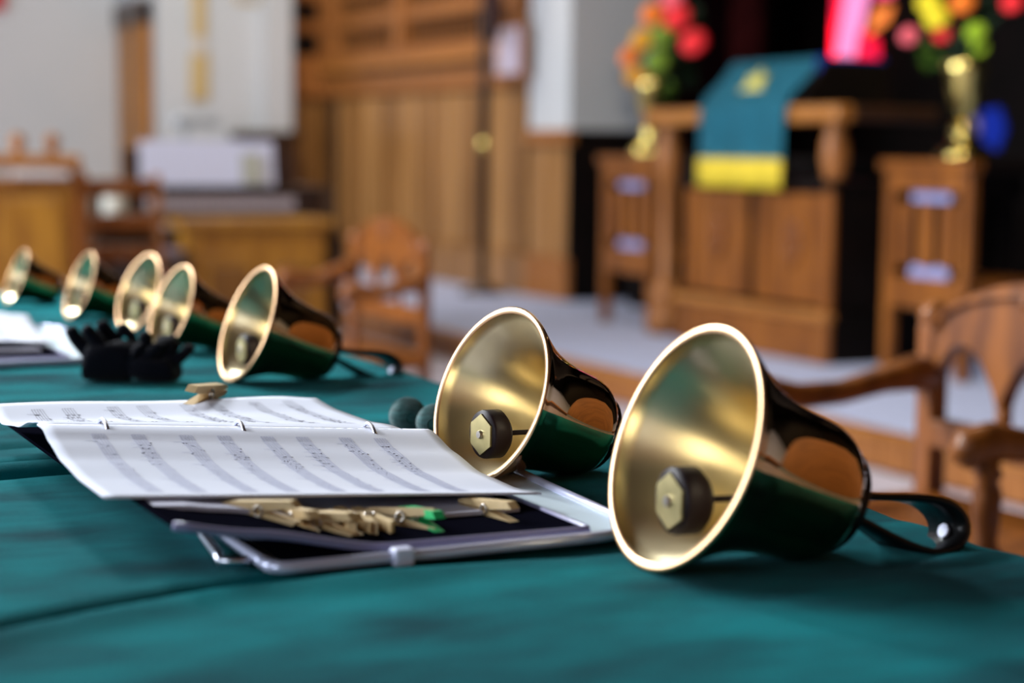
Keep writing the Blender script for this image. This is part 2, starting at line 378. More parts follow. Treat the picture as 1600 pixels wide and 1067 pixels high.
# ------------------------------------------------------------------ handbells
def make_bell():
    """unit bell: mouth radius 1, axis +Z from mouth (z=0) to crown; scaled at mesh level via function"""
    pass
OUT = [(1.0, 0), (.985, .045), (.93, .13), (.855, .25), (.78, .38), (.715, .52), (.665, .68), (.63, .84), (.61, 1.0), (.598, 1.14),
       (.585, 1.25), (.56, 1.34), (.51, 1.42), (.41, 1.475), (.28, 1.51), (.12, 1.525), (0, 1.525)]
def bell(mx, my, D, az, label, tagged=True, clap=(.0)):
    R = D/2; s = R
    tilt = math.asin((1-.575)/1.2)*.97   # body rests on lip and shoulder
    root = thing('handbell', label, 'handbell', (mx, my, T+.001), 0, 'brass handbells lying along the teal cloth')
    ax = Vector((math.sin(az)*math.cos(tilt), math.cos(az)*math.cos(tilt), -math.sin(tilt)))
    upv = Vector((0, 0, 1)); X = upv.cross(ax).normalized(); Y = ax.cross(X)   # Y ~ up
    M3 = Matrix((X, Y, ax)).transposed().to_4x4()
    M3.translation = Y*R      # lip bottom touches the root point
    def put(o): o.matrix_local = M3; return o
    th = .045
    bm = bmesh.new()
    prof = [(r*s, z*s) for r, z in OUT]
    inner = [((r-th-.02*(1-r))*s, max(z, .0)*s) for r, z in OUT[:12]]
    inner[0] = ((1-.075)*s, .0)
    inn = inner+[(.40*s, 1.38*s), (.2*s, 1.44*s), (0, 1.45*s)]
    full = inn[::-1]+[(.935*s, -.018*s), (.985*s, -.024*s), (1.008*s, -.008*s)]+prof
    ni = len(inn)
    mi = [1]*(ni-1)+[2]*4+[0]*(len(prof)-1)
    lathe(bm, full, 96, mi)
    bmesh.ops.remove_doubles(bm, verts=bm.verts[:], dist=1e-5)
    bmesh.ops.recalc_face_normals(bm, faces=bm.faces[:])
    for f in bm.faces: f.smooth = True
    put(mk('bell_casting', bm, [brass_out, brass_in, brass_rim], root))
    # hand guard
    bm = bmesh.new()
    lathe(bm, [(0, 1.515*s), (.40*s, 1.478*s), (.445*s, 1.50*s), (.445*s, 1.535*s), (.41*s, 1.56*s), (.16*s, 1.60*s), (.14*s, 1.66*s), (0, 1.66*s)], 40)
    g = put(mk('hand_guard', bm, blk_plastic, root))
    # loop handle : path in a plane holding the axis, direction e across
    e = Vector((math.cos(math.radians(78)), math.sin(math.radians(78)), 0)); n_ = Vector((-e.y, e.x, 0))
    zc = 1.62*s; Lh = .98*s+.015; hw = .22*s; half = [] 
    path = []
    for k in range(0, 9):      # out leg
        t = k/8; path.append((.09*s+(hw-.09*s)*sst(0, 1, t), zc+Lh*.72*t))
    for k in range(1, 12):
        a = PI*k/12; path.append((hw*math.cos(a), zc+Lh*.72+Lh*.28*math.sin(a)))
    for k in range(8, -1, -1):
        t = k/8; path.append((-(.09*s+(hw-.09*s)*sst(0, 1, t)), zc+Lh*.72*t))
    # drop the far end of the loop to the cloth
    bm = bmesh.new(); rings = []; th2 = .0022
    for i, (a, z) in enumerate(path):
        p0 = path[max(i-1, 0)]; p1 = path[min(i+1, len(path)-1)]
        d = Vector((p1[0]-p0[0], p1[1]-p0[1])).normalized(); nn = Vector((-d.y, d.x))
        tt = (z-zc)/Lh; wd = (.09+.14*sst(.1, .9, tt))*s
        sag = Vector((0, -1, 0))*(-.06*s*tt*tt)
        c = e*a+Vector((0, 0, z))+sag; N3 = e*nn.x+Vector((0, 0, nn.y))
        rings.append([bm.verts.new(c+N3*th2+n_*wd), bm.verts.new(c+N3*th2*1.25), bm.verts.new(c+N3*th2-n_*wd), bm.verts.new(c-N3*th2-n_*wd), bm.verts.new(c-N3*th2+n_*wd)])
    for a, b in zip(rings, rings[1:]):
        for k in range(5): bm.faces.new((a[k], a[(k+1) % 5], b[(k+1) % 5], b[k]))
    bm.faces.new(rings[0][::-1]); bm.faces.new(rings[-1])
    bmesh.ops.recalc_face_normals(bm, faces=bm.faces[:])
    h = put(mk('handle', bm, blk_plastic, root, True))
    if tagged:
        c = e*(-hw*.0)+Vector((0, .06*s, zc+Lh-.0055))
        bm = bmesh.new(); bmesh.ops.create_cone(bm, cap_ends=True, segments=20, radius1=.06*s, radius2=.06*s, depth=.002)
        o = mk('note_sticker', bm, white_gloss, root); o.matrix_local = M3 @ Matrix.Translation(c+Vector((0,0,-.0)))
    # clapper: head resting low inside the mouth, hexagonal brass plate
    hc = Vector((.02*s, -.40*s, .16*s)); piv = Vector((0, 0, 1.38*s))
    dirv = (hc-piv).normalized()
    q = Vector((0, 0, 1)).rotation_difference(-dirv).to_matrix().to_4x4()
    Mh = M3 @ Matrix.Translation(hc) @ q
    bm = bmesh.new(); hr = .262*s
    n = 28; prof2 = [(0, -.10*s), (hr*.98, -.10*s), (hr*1.02, -.07*s), (hr*1.02, .10*s), (hr*.8, .16*s), (hr*.3, .2*s), (0, .2*s)]
    lathe(bm, prof2, n); bmesh.ops.recalc_face_normals(bm, faces=bm.faces[:])
    head = mk('clapper_head', bm, blk_rubber, root); head.matrix_local = Mh
    bm = bmesh.new(); pts = [(hr*.86*math.cos(PI/3*k+.5), hr*.86*math.sin(PI/3*k+.5)*1.0) for k in range(6)]
    extrude_poly(bm, [(a, b) for a, b in pts], 'z', -.125*s, -.095*s)
    mk('hexagonal_plate', bm, plate_brass, head)
    bm = bmesh.new(); bmesh.ops.create_cone(bm, cap_ends=True, segments=12, radius1=.04*s, radius2=.05*s, depth=.03*s, matrix=Matrix.Translation((0, 0, -.14*s)))
    mk('bolt', bm, steel, head)
    sh = bmesh.new(); tube(sh, [hc-dirv*.15*s, piv], .028*s, 8)
    put(mk('clapper_shaft', sh, blk_rubber, root, True))
    return root
rad = math.radians
bell(.582, .975, .166, rad(91), 'largest and nearest brass handbell, right of the front binder')
bell(.601, 1.291, .149, rad(82), 'brass handbell with its mouth just behind the front sheet music, second nearest')
bell(.618, 1.968, .140, rad(88), 'brass handbell at middle distance, alone right of the black gloves')
bell(.626, 2.300, .120, rad(84), 'brass handbell directly behind the black gloves, overlapping the bell to its left')
bell(.650, 2.555, .120, rad(80), 'brass handbell partly hidden by the bell behind the black gloves', False)
bell(.620, 2.790, .110, rad(86), 'second farthest brass handbell, rising behind the far sheet music', False)
bell(.583, 3.090, .098, rad(88), 'smallest and farthest brass handbell at the left edge of the picture', False)

# ------------------------------------------------------------------ binder, tray and music
LZ = [(1.10, .040), (1.15, .040), (1.214, .040), (1.272, .044), (1.314, .052), (1.335, .0585), (1.365, .059), (1.394, .055), (1.445, .044), (1.512, .037), (1.57, .046)]
RZ = [(1.10, .024), (1.13, .020), (1.185, .015), (1.25, .0165), (1.30, .025), (1.345, .036), (1.375, .036), (1.42, .033), (1.50, .033), (1.57, .037)]
def page_z(x, y):
    u = (x-.278)/.314
    return lerp_tab(LZ, y)*(1-u)+lerp_tab(RZ, y)*u
CZT = [(.27, .038), (.35, .024), (.437, .0075), (.61, .006)]
def sheet(fn, x0, x1, y0, y1, nx, ny, th, skew=None):
    bm = bmesh.new()
    g = [[None]*(ny+1) for _ in range(nx+1)]; g2 = [[None]*(ny+1) for _ in range(nx+1)]
    for i in range(nx+1):
        for j in range(ny+1):
            x = x0+(x1-x0)*i/nx; y = y0+(y1-y0)*j/ny
            if skew: x, y = skew(x, y, i/nx, j/ny)
            z = fn(x, y); g[i][j] = bm.verts.new((x, y, z)); g2[i][j] = bm.verts.new((x, y, z-th))
    for i in range(nx):
        for j in range(ny):
            bm.faces.new((g[i][j], g[i+1][j], g[i+1][j+1], g[i][j+1])); bm.faces.new((g2[i][j], g2[i][j+1], g2[i+1][j+1], g2[i+1][j]))
    for i in range(nx):
        bm.faces.new((g[i][0], g2[i][0], g2[i+1][0], g[i+1][0])); bm.faces.new((g[i][ny], g[i+1][ny], g2[i+1][ny], g2[i][ny]))
    for j in range(ny):
        bm.faces.new((g[0][j], g[0][j+1], g2[0][j+1], g2[0][j])); bm.faces.new((g[nx][j], g2[nx][j], g2[nx][j+1], g[nx][j+1]))
    return bm
def staves(fn, groups, y0, y1, lift, seed, dens=1.0, wdt=.0003):
    """staff lines along Y, notes; printed relief of a fraction of a millimetre"""
    rnd = random.Random(seed); bm = bmesh.new()
    def strip(xa, ya, xb, yb, wd):
        n = max(1, int(abs(yb-ya)/.008)); pv = None
        for k in range(n+1):
            t = k/n; x = xa+(xb-xa)*t; y = ya+(yb-ya)*t
            if abs(yb-ya) >= abs(xb-xa): p = [(x-wd, y), (x+wd, y)]
            else: p = [(x, y-wd), (x, y+wd)]
            cur = [bm.verts.new((a, b, fn(a, b)+lift)) for a, b in p]
            if pv: bm.faces.new((pv[0], pv[1], cur[1], cur[0]))
            pv = cur
    for xc in groups:
        for l in range(5): strip(xc-.0046+l*.0023, y0, xc-.0046+l*.0023, y1, wdt)
        y = y0+.01
        while y < y1-.01:
            step = rnd.choice((.008, .011, .015))/dens
            if rnd.random() < .82:
                for c in range(rnd.choice((1, 1, 2, 3))):
                    x = xc+rnd.uniform(-.006, .006)
                    vs = [bm.verts.new((x+.0013*math.cos(a*PI/3), y+.0016*math.sin(a*PI/3), fn(x, y)+lift)) for a in range(6)]
                    bm.faces.new(vs)
                strip(x, y+.0014, x-.007, y+.0015, .0003)
            y += step
        yb = y0
        while yb <= y1+.0001: strip(xc-.0046, yb, xc+.0046, yb, .0003); yb += (y1-y0)/4
    return bm
def make_music_set(org, first):
    ox, oy = org
    Z = T+.001
    near = 'front' if first else 'far'
    # tray
    where = 'under the front black binder' if first else 'under the far-left black binder'
    tray = thing('music_tray', 'pale blue-grey tray with bright silver rim '+where, 'tray', (ox, oy, Z))
    pts = []
    def corner(cx, cy, r, a0):
        for k in range(7): a = a0+PI/2*k/6; pts.append((cx+r*math.cos(a), cy+r*math.sin(a)))
    x0, x1, y0, y1 = .358, .633, 1.048, 1.46
    corner(x0+.012, y0+.012, .012, PI); corner(x1-.045, y0+.045, .045, 1.5*PI); corner(x1+.0, y1-.03, .03, 0); corner(x0+.03, y1-.03, .03, PI/2)
    bm = bmesh.new(); extrude_poly(bm, pts, 'z', .0025, .005); mk('tray_plate', bm, tray_m, tray); mk('tray_shade', B(.370, .592, 1.060, 1.42, .005, .0062), vinyl, tray)  # black insert puts the shade under the binder into the tray colour
    rim = [Vector((a, b, .0055)) for a, b in pts]; rim.append(rim[0])
    dense = []
    for a, b in zip(rim, rim[1:]):
        n = max(1, int((b-a).length/.02)); dense += [a.lerp(b, k/n) for k in range(n)]
    dense.append(rim[0]); mk('tray_rim', tube(bmesh.new(), dense, .0042, 8), rim_m, tray, True)
    mk('rim_clip', B(.437, .451, 1.040, 1.052, .0005, .012, .002), white_gloss, tray)
    bm = bmesh.new(); tube(bm, [(.352, 1.20, .006), (.338, 1.10, .006), (.335, 1.085, .005), (.352, 1.078, .005)], .0035, 8)
    mk('support_wire', bm, silver, tray, True)
    # binder
    bd = thing('ring_binder', 'open black three-ring binder lying on the silver-rimmed tray, '+('nearest the camera' if first else 'at the far left'), 'binder', (ox, oy, Z))
    cov = lambda x, y: lerp_tab(CZT, x)+.003
    def sk(x, y, u, v): return x+.015*(1-v)*(u-.3), y
    mk('near_cover', sheet(cov, .298, .588, 1.062, 1.335, 24, 6, .003), vinyl, bd)
    # welded vinyl lip along the front edge
    lip = [(x, 1.061, cov(x, 0)-.001) for x in [.298+.0121*k for k in range(25)]]
    mk('cover_edge', tube(bmesh.new(), lip+[(.590, 1.066, cov(.6, 0)-.001), (.590, 1.33, cov(.6, 0)-.001)], .003, 8), vinyl_edge, bd, True)
    mk('far_cover', sheet(lambda x, y: lerp_tab(CZT, x)*.6+.004, .30, .588, 1.385, 1.60, 24, 4, .003), vinyl, bd)
    mk('spine', sheet(lambda x, y: lerp_tab(CZT, x)+.0005, .30, .588, 1.335, 1.385, 24, 2, .003), vinyl, bd)
    mk('ring_plate', sheet(lambda x, y: lerp_tab(CZT, x)+.0065, .29, .58, 1.345, 1.372, 20, 2, .004), silver, bd)
    for x in (.325, .433, .543):
        zt = page_z(x, 1.358)+.0042; zb = lerp_tab(CZT, x)+.007
        ring = []
        c = (zt+zb)/2; rr = (zt-zb)/2
        for k in range(25):
            a = 2*PI*k/24; ring.append((x, 1.350+.017*math.cos(a), c+rr*math.sin(a)))
        mk('ring', tube(bmesh.new(), ring, .0016, 8, False), silver, bd, True)
    # pages
    inner = lambda x, y: min(max(page_z(x, y)*.45, lerp_tab(CZT, x)+.0065), page_z(x, y)-.003)
    pg = tag(mk('sheet_music', sheet(inner, .300, .57, 1.128, 1.345, 20, 12, .003), paper_edge, loc=(ox, oy, Z)),
             'lower stack of lilac-grey pages under the wavy top page of the '+near+' binder', 'sheet music')
    nearf = lambda x, y: page_z(x, y)
    def sk2(x, y, u, v): return x+.006*v*(1-u)-.0*u, y+.004*math.sin(u*PI)
    npg = mk('sheet_music', sheet(nearf, .276, .597, 1.146, 1.353, 36, 30, .0014), paper, smooth=False, loc=(ox, oy, Z))
    tag(npg, 'wavy white top page of music curling toward the camera, on the '+near+' binder', 'sheet music')
    for p in npg.data.polygons: p.use_smooth = True
    gr = [.315, .345, .382, .412, .447, .476, .512, .542]
    o = mk('printed_staves', staves(nearf, gr, 1.165, 1.325, .0003, 3, 1.6, .0007), ink_soft, npg); o['kind'] = 'stuff'
    def sk3(x, y, u, v):
        return x, y-.012*sst(.88, 1, u)*v+.004*math.sin(u*9)*v
    fpg = mk('sheet_music', sheet(nearf, .279, .573, 1.349, 1.565, 30, 24, .0012, sk3), paper, loc=(ox, oy, Z))
    for p in fpg.data.polygons: p.use_smooth = True
    tag(fpg, 'flat far-side white page of printed staves behind the rings of the '+near+' binder', 'sheet music')
    gf = [.315, .341, .380, .406, .445, .472, .509, .541]
    o = mk('printed_staves', staves(nearf, gf, 1.385, 1.545, .0003, 5, 1.0, .00022), ink, fpg); o['kind'] = 'stuff'
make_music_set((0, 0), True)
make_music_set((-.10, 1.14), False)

# clothespins
def clothespin(loc, yaw, label, m_=pin_wood, roll=0, opening=.1, group='wooden clothespins clipped under the front page'):
    t = thing('clothespin', label, 'clothespin', loc, yaw, group)
    for s in (-1, 1):
        bm = bmesh.new()
        pts = [(-.036, .0005), (-.030, .0058), (.030, .0052), (.036, .0035), (.036, .0008), (.004, .0006), (0, .0014), (-.004, .0006)]
        # profile (y along the pin, z thickness)
        extrude_poly(bm, [(a, s*(b+(.0052 if a < -.01 else 0)*opening*10*(1 if a < -.01 else 0))) for a, b in pts], 'x', -.0048, .0048)
        o = mk('prong', bm, m_, t); o.rotation_euler = (0, roll, 0)
    bm = bmesh.new()
    for dx in (-.0055, .0055):
        ring = [(dx, .004*math.cos(a), .0045*math.sin(a)) for a in [2*PI*k/12 for k in range(13)]]
        tube(bm, ring, .0009, 6, False)
    o = mk('spring', bm, steel, t, True); o.rotation_euler = (0, roll, 0)
    return t
Zp = T+.001
clothespin((.473, 1.572, Zp+.0445), rad(-42), 'single wooden clothespin clipped on the far edge of the front music', roll=.15, group='single clothespins')
pins = [((.376, 1.125, .0272), rad(38), 'wooden clothespin lying crosswise, leftmost under the front page', pin_wood, 0),
        ((.400, 1.124, .0205), rad(5), 'wooden clothespin beside the leftmost crosswise one under the front page', pin_wood, 0),
        ((.414, 1.114, .0185), rad(30), 'slanted wooden clothespin second from left group under the front page', pin_wood, 0),
        ((.426, 1.122, .0165), rad(14), 'wooden clothespin just left of the upright pair under the front page', pin_wood, 0),
        ((.437, 1.120, .0165), rad(-4), 'left one of the upright clothespin pair at the middle of the page edge', pin_wood, 1.57),
        ((.451, 1.120, .0152), rad(-2), 'right one of the upright clothespin pair at the middle of the page edge', pin_wood, 1.57),
        ((.476, 1.120, .0148), rad(34), 'wooden clothespin just left of the green one under the front page', pin_wood, .3),
        ((.488, 1.116, .0146), rad(2), 'only bright green clothespin, under the front page', pin_green, 0),
        ((.545, 1.128, .0140), rad(14), 'rightmost wooden clothespin, alone under the front page corner', pin_wood, 0)]
for (a, b, c), yw, lb, mm_, rl in pins:
    clothespin((a, b, Zp+c), yw, lb, mm_, rl).scale = (.82, .82, .82)
for (a, b, c), yw, lb in [((.385, 1.118, .028), rad(60), 'blurred clothespin under the far-left page, left one'), ((.44, 1.112, .023), rad(10), 'blurred clothespin under the far-left page, right one')]:
    clothespin((a-.10, b+1.14, Zp+c), yw, lb, group='clothespins at the far-left music')

# mallets with wound yarn heads
def mallet(x, y, ang, label, r=.0165):
    t = thing('mallet', label, 'mallet', (x, y, T+.001), ang, 'yarn mallets behind the second bell')
    bm = sphere(bmesh.new(), (0, 0, r), r, 1.15, 1, .98, 32); hd = mk('mallet_head', bm, yarn, t, True)
    w_ = bmesh.new()
    for k in range(15):
        tl = (k-7)*.17; ring = []
        for q in range(33):
            a = 2*PI*q/32
            v = Vector((math.sin(tl)*r*1.15, math.cos(tl)*math.cos(a)*r, math.cos(tl)*math.sin(a)*r*.98))
            v = Matrix.Rotation(.9, 3, 'Z') @ v
            v = Vector((v.x*1.02, v.y*1.02, v.z*1.02))
            ring.append(v+Vector((0, 0, r)))
        tube(w_, ring, .0011, 5, False)
    o = mk('yarn_winding', w_, yarn, hd, True)
    mk('shaft', tube(bmesh.new(), [(0, 0, r), (.20, 0, .0045)], .004, 8), pin_wood, t, True)
    return t
mallet(.662, 1.548, rad(28), 'teal yarn mallet head beside the second bell, left of the two')
mallet(.672, 1.508, rad(10), 'teal yarn mallet head touching the second bell, right of the two', .0155)

# black gloves
def glove(loc, rz, label, sc=1):
    t = thing('glove', label, 'glove', loc, rz, 'black gloves in front of the middle bells')
    me = bpy.data.meshes.new('glove_body')
    V = [(0, 0, .018), (-.035, .003, .020), (.03, 0, .022), (.048, 0, .024)]
    Ed = [(0, 1), (0, 2), (2, 3)]
    rads = [.028, .026, .030, .028]
    fing = [((.005, .012, .030), (-.012, .016, .052), (-.020, .014, .066)), ((-.01, -.004, .03), (-.024, -.006, .048), (-.034, -.010, .062)),
            ((-.03, .006, .03), (-.044, .004, .044), (-.052, .0, .060)), ((.02, .01, .032), (.012, .014, .050), (.002, .012, .062)), ((.03, -.006, .03), (.038, -.012, .045), (.030, -.016, .056))]
    for f in fing:
        b = len(V); V += list(f); rads += [.0125, .010, .0085]; Ed += [(0, b), (b, b+1), (b+1, b+2)]
    me.from_pydata([tuple(c*sc for c in v) for v in V], Ed, [])
    o = bpy.data.objects.new('glove_body', me); COL.objects.link(o); o.parent = t; me.materials.append(glove_m)
    sk = o.modifiers.new('skin', 'SKIN'); sk.use_smooth_shade = True
    for i, v in enumerate(me.skin_vertices[0].data): v.radius = (rads[i]*sc, rads[i]*sc*.9)
    me.skin_vertices[0].data[0].use_root = True
    o.modifiers.new('sub', 'SUBSURF').render_levels = 2
    bm = bmesh.new(); lathe(bm, [(.021*sc, 0), (.0245*sc, .004), (.0255*sc, .016*sc), (.0235*sc, .022*sc), (.019*sc, .02*sc)], 24)
    c = mk('cuff', bm, glove_m, t); c.location = (.046*sc, 0, .0255*sc); c.rotation_euler = (0, PI/2, 0)
    return t
glove((.502, 2.02, T+.004), rad(-20), 'black cotton glove with fingers curled up, left one of the pair')
g2 = glove((.535, 2.000, T+.004), rad(150), 'black cotton glove folded over, right one of the pair', .95); g2.scale = (1, 1, .72)

# ------------------------------------------------------------------ chairs
def turned(bm, x, y, z0, z1, r):
    n = 9; prof = []
    H = z1-z0
    for t, k in ((0, .8), (.08, 1.1), (.14, .7), (.2, 1.15), (.3, .8), (.5, 1.0), (.7, 1.1), (.8, .75), (.86, 1.1), (.93, .8), (1, 1.0)):
        prof.append((r*k, z0+H*t))
    prof = [(0, z0)]+prof+[(0, z1)]
    return lathe(bm, prof, 16, cx=x, cy=y)
def armchair(loc, label):
    """faces -X, back plane at x=0, width along Y from -.31 to .31"""
    t = thing('armchair', label, 'chair', loc, 0, 'carved oak armchairs')
    Wd = .31
    for s in (-1, 1):
        mk('back_post', B(-.022, .022, s*Wd-.024, s*Wd+.024, 0, .80, .006), chair_oak, t)
        mk('finial', sphere(bmesh.new(), (0, s*Wd, .815), .03), chair_oak, t, True)
        bm = bmesh.new(); turned(bm, -.42, s*(Wd-.0), 0, .42, .026); mk('leg', bm, chair_oak, t)
        bm = bmesh.new(); turned(bm, -.40, s*Wd, .47, .66, .022); mk('arm_post', bm, chair_oak, t)
        bm = bmesh.new()
        arm = [(-.0, s*Wd, .70), (-.05, s*Wd, .705), (-.12, s*Wd, .695), (-.22, s*Wd, .675), (-.32, s*Wd, .672), (-.40, s*Wd, .685), (-.44, s*Wd, .678), (-.455, s*Wd, .655)]
        tube(bm, arm, [.034, .036, .027, .024, .026, .032, .032, .022], 12); mk('arm', bm, chair_oak, t, True)
    mk('seat', B(-.46, .02, -.33, .33, .42, .47, .014), chair_oak, t)
    mk('apron', B(-.43, -.405, -.30, .30, .34, .42), chair_oak, t)
    mk('back_rail', B(-.02, .02, -Wd, Wd, .56, .615, .006), chair_oak, t)
    # arched crest with pointed scallops underneath
    pts = []; n = 24
    for k in range(n+1):
        u = -1+2*k/n; pts.append((u*Wd, .80+.10*math.cos(u*PI/2)**.8 if abs(u) < 1 else .80))
    m_ = 36
    for k in range(m_+1):
        u = 1-2*k/m_; ph = abs(math.sin((u+1)/2*3*PI))   # three gothic openings
        pts.append((u*(Wd-.0), .655+.115*ph**.8))
    bm = bmesh.new(); extrude_poly(bm, pts, 'x', -.018, .018); mk('crest', bm, chair_oak, t)
    bm = bmesh.new()
    arc = [(-.022, Wd*.9*math.sin(a), .79+.085*math.cos(a)) for a in [(-1+2*k/16)*PI/2 for k in range(17)]]
    tube(bm, arc, .008, 8); mk('crest_moulding', bm, chair_oak, t, True)
    for yy in (-Wd/3, Wd/3):
        mk('spindle', tube(bmesh.new(), [(0, yy, .61), (0, yy, .67)], [.016, .016], 10), chair_oak, t, True)
    bm = bmesh.new(); 
    for k in range(6):
        a = k*PI/3; sphere(bm, (-.024, -.0+.03*math.cos(a), .86+.026*math.sin(a)), .014, .6, 1, 1, 8)
    sphere(bm, (-.028, 0, .86), .014, .8, 1, 1, 8); mk('carved_rosette', bm, chair_oak, t, True)
    mk('seat_stretcher', B(-.4, 0, -.012, .012, .14, .18), chair_oak, t)
    return t
ac = armchair((2.30, 2.45, 0), 'carved oak armchair at the right edge behind the nearest bell')
ac2 = dup(ac, (2.32, 5.60, 0), label='carved oak armchair standing just right of the console cabinet')
ac2.scale = (.62, 1, 1)
def tall_chair(loc, label, h=.99):
    """back toward the camera (at x=0), seat on +X"""
    t = thing('high_backed_chair', label, 'chair', loc, 0, 'high-backed chairs beside the lectern')
    W_ = .26
    for s in (-1, 1):
        mk('back_post', B(-.02, .03, s*W_-.03, s*W_+.03, 0, h-.04, .006), lect_oak, t)
        mk('leg', B(.40, .45, s*W_-.025, s*W_+.025, 0, .42, .006), lect_oak, t)
    mk('top_rail', B(-.03, .03, -W_+.03, W_-.03, h-.14, h-.05, .006), lect_oak, t)
    mk('crest_cap', B(-.05, .05, -W_-.045, W_+.045, h-.05, h, .012), lect_oak, t)
    mk('bottom_rail', B(-.025, .03, -W_+.03, W_-.03, .30, .44, .006), lect_oak, t)
    mk('back_panel', B(.012, .028, -W_+.03, W_-.03, .495, h-.185), black_wood, t)
    for z0, z1 in ((.44, .495), (h-.185, h-.14)): mk('upholstery_strip', B(.012, .028, -.13, .13, z0, z1), blue_uph, t)
    for yy in (-.15, 0, .15):
        mk('slat', B(-.02, .008, yy-.045, yy+.045, .49, h-.19, .006), lect_oak, t)
    mk('seat', B(.03, .46, -W_-.01, W_+.01, .38, .44, .01), lect_oak, t)
    return t
tcR = tall_chair((5.22, 6.33, P), 'high-backed slatted oak chair behind the right armchair, right of the lectern', .965)
dup(tcR, (5.13, 8.82, P), label='high-backed slatted oak chair left of the lectern, below the left flowers')

# ------------------------------------------------------------------ lectern
LX = 5.06
lc = thing('lectern', 'wide carved oak lectern draped with a teal cloth', 'lectern', (LX, 7.5, P))
b0, b1 = -.68, .60   # body extent in local y
mk('plinth', B(-.04, .0, b0-.03, b1+.03, 0, .20, .012), lect_oak, lc)
mk('plinth_core', B(.0, .55, b0-.02, b1+.02, 0, .24), black_wood, lc)
mk('plinth_moulding', B(-.055, .01, b0-.04, b1+.04, .20, .25, .016), oak_h, lc)
mk('body', B(.02, .5, b0, b1, .25, .82), black_wood, lc)  # near-black colour carries the shade of the side faces; front panels stay oak
for a, b in ((b0, -.06), (.0, b1)):
    p_ = mk('front_panel', B(.0, .02, a+.02, b-.01, .27, .80, .006), lect_oak, lc)
    cy_ = (a+b)/2
    mk('panel_frame', B(-.015, .0, a+.02, a+.085, .27, .80, .005), lect_oak, lc)
    mk('panel_frame', B(-.015, .0, b-.075, b-.01, .27, .80, .005), lect_oak, lc)
    bm = bmesh.new()
    for k in range(8):
        an = k*PI/4; sphere(bm, (-.005, cy_+.055*math.cos(an), .56+.075*math.sin(an)), .032, .5, 1, 1.3, 8)
    sphere(bm, (-.012, cy_, .56), .035, .6, 1, 1, 10); mk('carved_boss', bm, chair_oak, lc, True)
mk('body_top', B(-.02, .54, b0-.02, b1+.02, .82, .86, .01), black_wood, lc)
mk('side_post', B(-.01, .03, b0, b0+.06, .25, .82, .006), lect_oak, lc)
# free far column and upper bulbs
bm = bmesh.new(); lathe(bm, [(0, 0), (.11, 0), (.11, .10), (.09, .12), (.08, .14), (.095, .2), (.095, .25), (.06, .28), (.045, .32), (.05, .6), (.045, .78), (.055, .82), (.075, .90), (.08, .99), (.06, 1.06), (.05, 1.10), (.06, 1.13), (0, 1.13)], 20, cx=.06, cy=.88)
mk('column', bm, oak, lc)
for yy, xx in ((-.62, .05), (.66, .46)):
    bm = bmesh.new(); lathe(bm, [(0, .86), (.045, .86), (.05, .88), (.066, .96), (.062, 1.04), (.045, 1.10), (.055, 1.13), (0, 1.13)], 18, cx=xx, cy=yy)
    mk('column', bm, oak, lc)
mk('top_rail', B(-.05, .06, -.76, .98, 1.13, 1.215, .02), oak_h, lc)
mk('side_rail', B(.06, .55, -.76, -.66, 1.14, 1.21, .015), walnut, lc)
mk('side_rail', B(.06, .55, .88, .98, 1.14, 1.21, .015), lect_oak, lc)
bm = bmesh.new(); extrude_poly(bm, [(-.02, 1.215), (.14, 1.435), (.50, 1.435), (.52, 1.215)], 'y', -.42, .40); mk('book_rest', bm, black_wood, lc)
# cloth on it
bm = bmesh.new(); n = 30
prof = [(.50, 1.45), (.32, 1.452), (.15, 1.452), (.125, 1.442), (.06, 1.355), (-.028, 1.275), (-.062, 1.225), (-.068, 1.16), (-.068, 1.06), (-.068, .955)]
cols = []
for i in range(n+1):
    v = i/n; yy = -.385+.77*v
    row = []
    for j, (xx, zz) in enumerate(prof):
        f = sst(5, 9, j); row.append(bm.verts.new((xx-.012*f*(1+math.sin(v*17)), yy-.012*f*(v-.5), zz)))
    cols.append(row)
for a, b in zip(cols, cols[1:]):
    for j in range(len(prof)-1):
        f = bm.faces.new((a[j], a[j+1], b[j+1], b[j])); f.material_index = 1 if j < 2 else 0
bmesh.ops.solidify(bm, geom=bm.faces[:], thickness=.004)
dc = tag(mk('lectern_cloth', bm, [hang_cloth, hang_blue], smooth=True, loc=(LX, 7.5, P)), 'teal blue lectern cloth with gold emblem and gold lower band', 'cloth')
bm = bmesh.new(); cols = []
for i in range(n+1):
    v = i/n; yy = -.385+.77*v-.012*(v-.5)
    off = .012*(1+math.sin(v*17))
    cols.append([bm.verts.new((-.070-off-s, yy, z)) for s in (0, .006) for z in (.815, .96)])
for a, b in zip(cols, cols[1:]):
    bm.faces.new((a[0], b[0], b[1], a[1])); bm.faces.new((a[2], a[3], b[3], b[2])); bm.faces.new((a[1], b[1], b[3], a[3])); bm.faces.new((a[0], a[2], b[2], b[0]))
for q in (cols[0], cols[-1]): bm.faces.new((q[0], q[1], q[3], q[2]))
bmesh.ops.recalc_face_normals(bm, faces=bm.faces[:]); tag(mk('gold_band', bm, gold_cloth, dc, True), 'bright gold fringe band')
bm = bmesh.new()
pts = []
for k in range(32):
    a = 2*PI*k/32; r = .085+.025*math.cos(8*a); pts.append((r*math.cos(a), r*1.2*math.sin(a)))
extrude_poly(bm, pts, 'x', -.004, .004)
em = mk('emblem', bm, gold_emb, dc); em.location = (.004, .02, 1.295); em.rotation_euler = (0, math.atan2(.16, .26), 0)
em.location.x -= .004

mk('lining_edge', B(.10, .50, -.40, -.388, 1.375, 1.452, .002), hang_blue, dc)
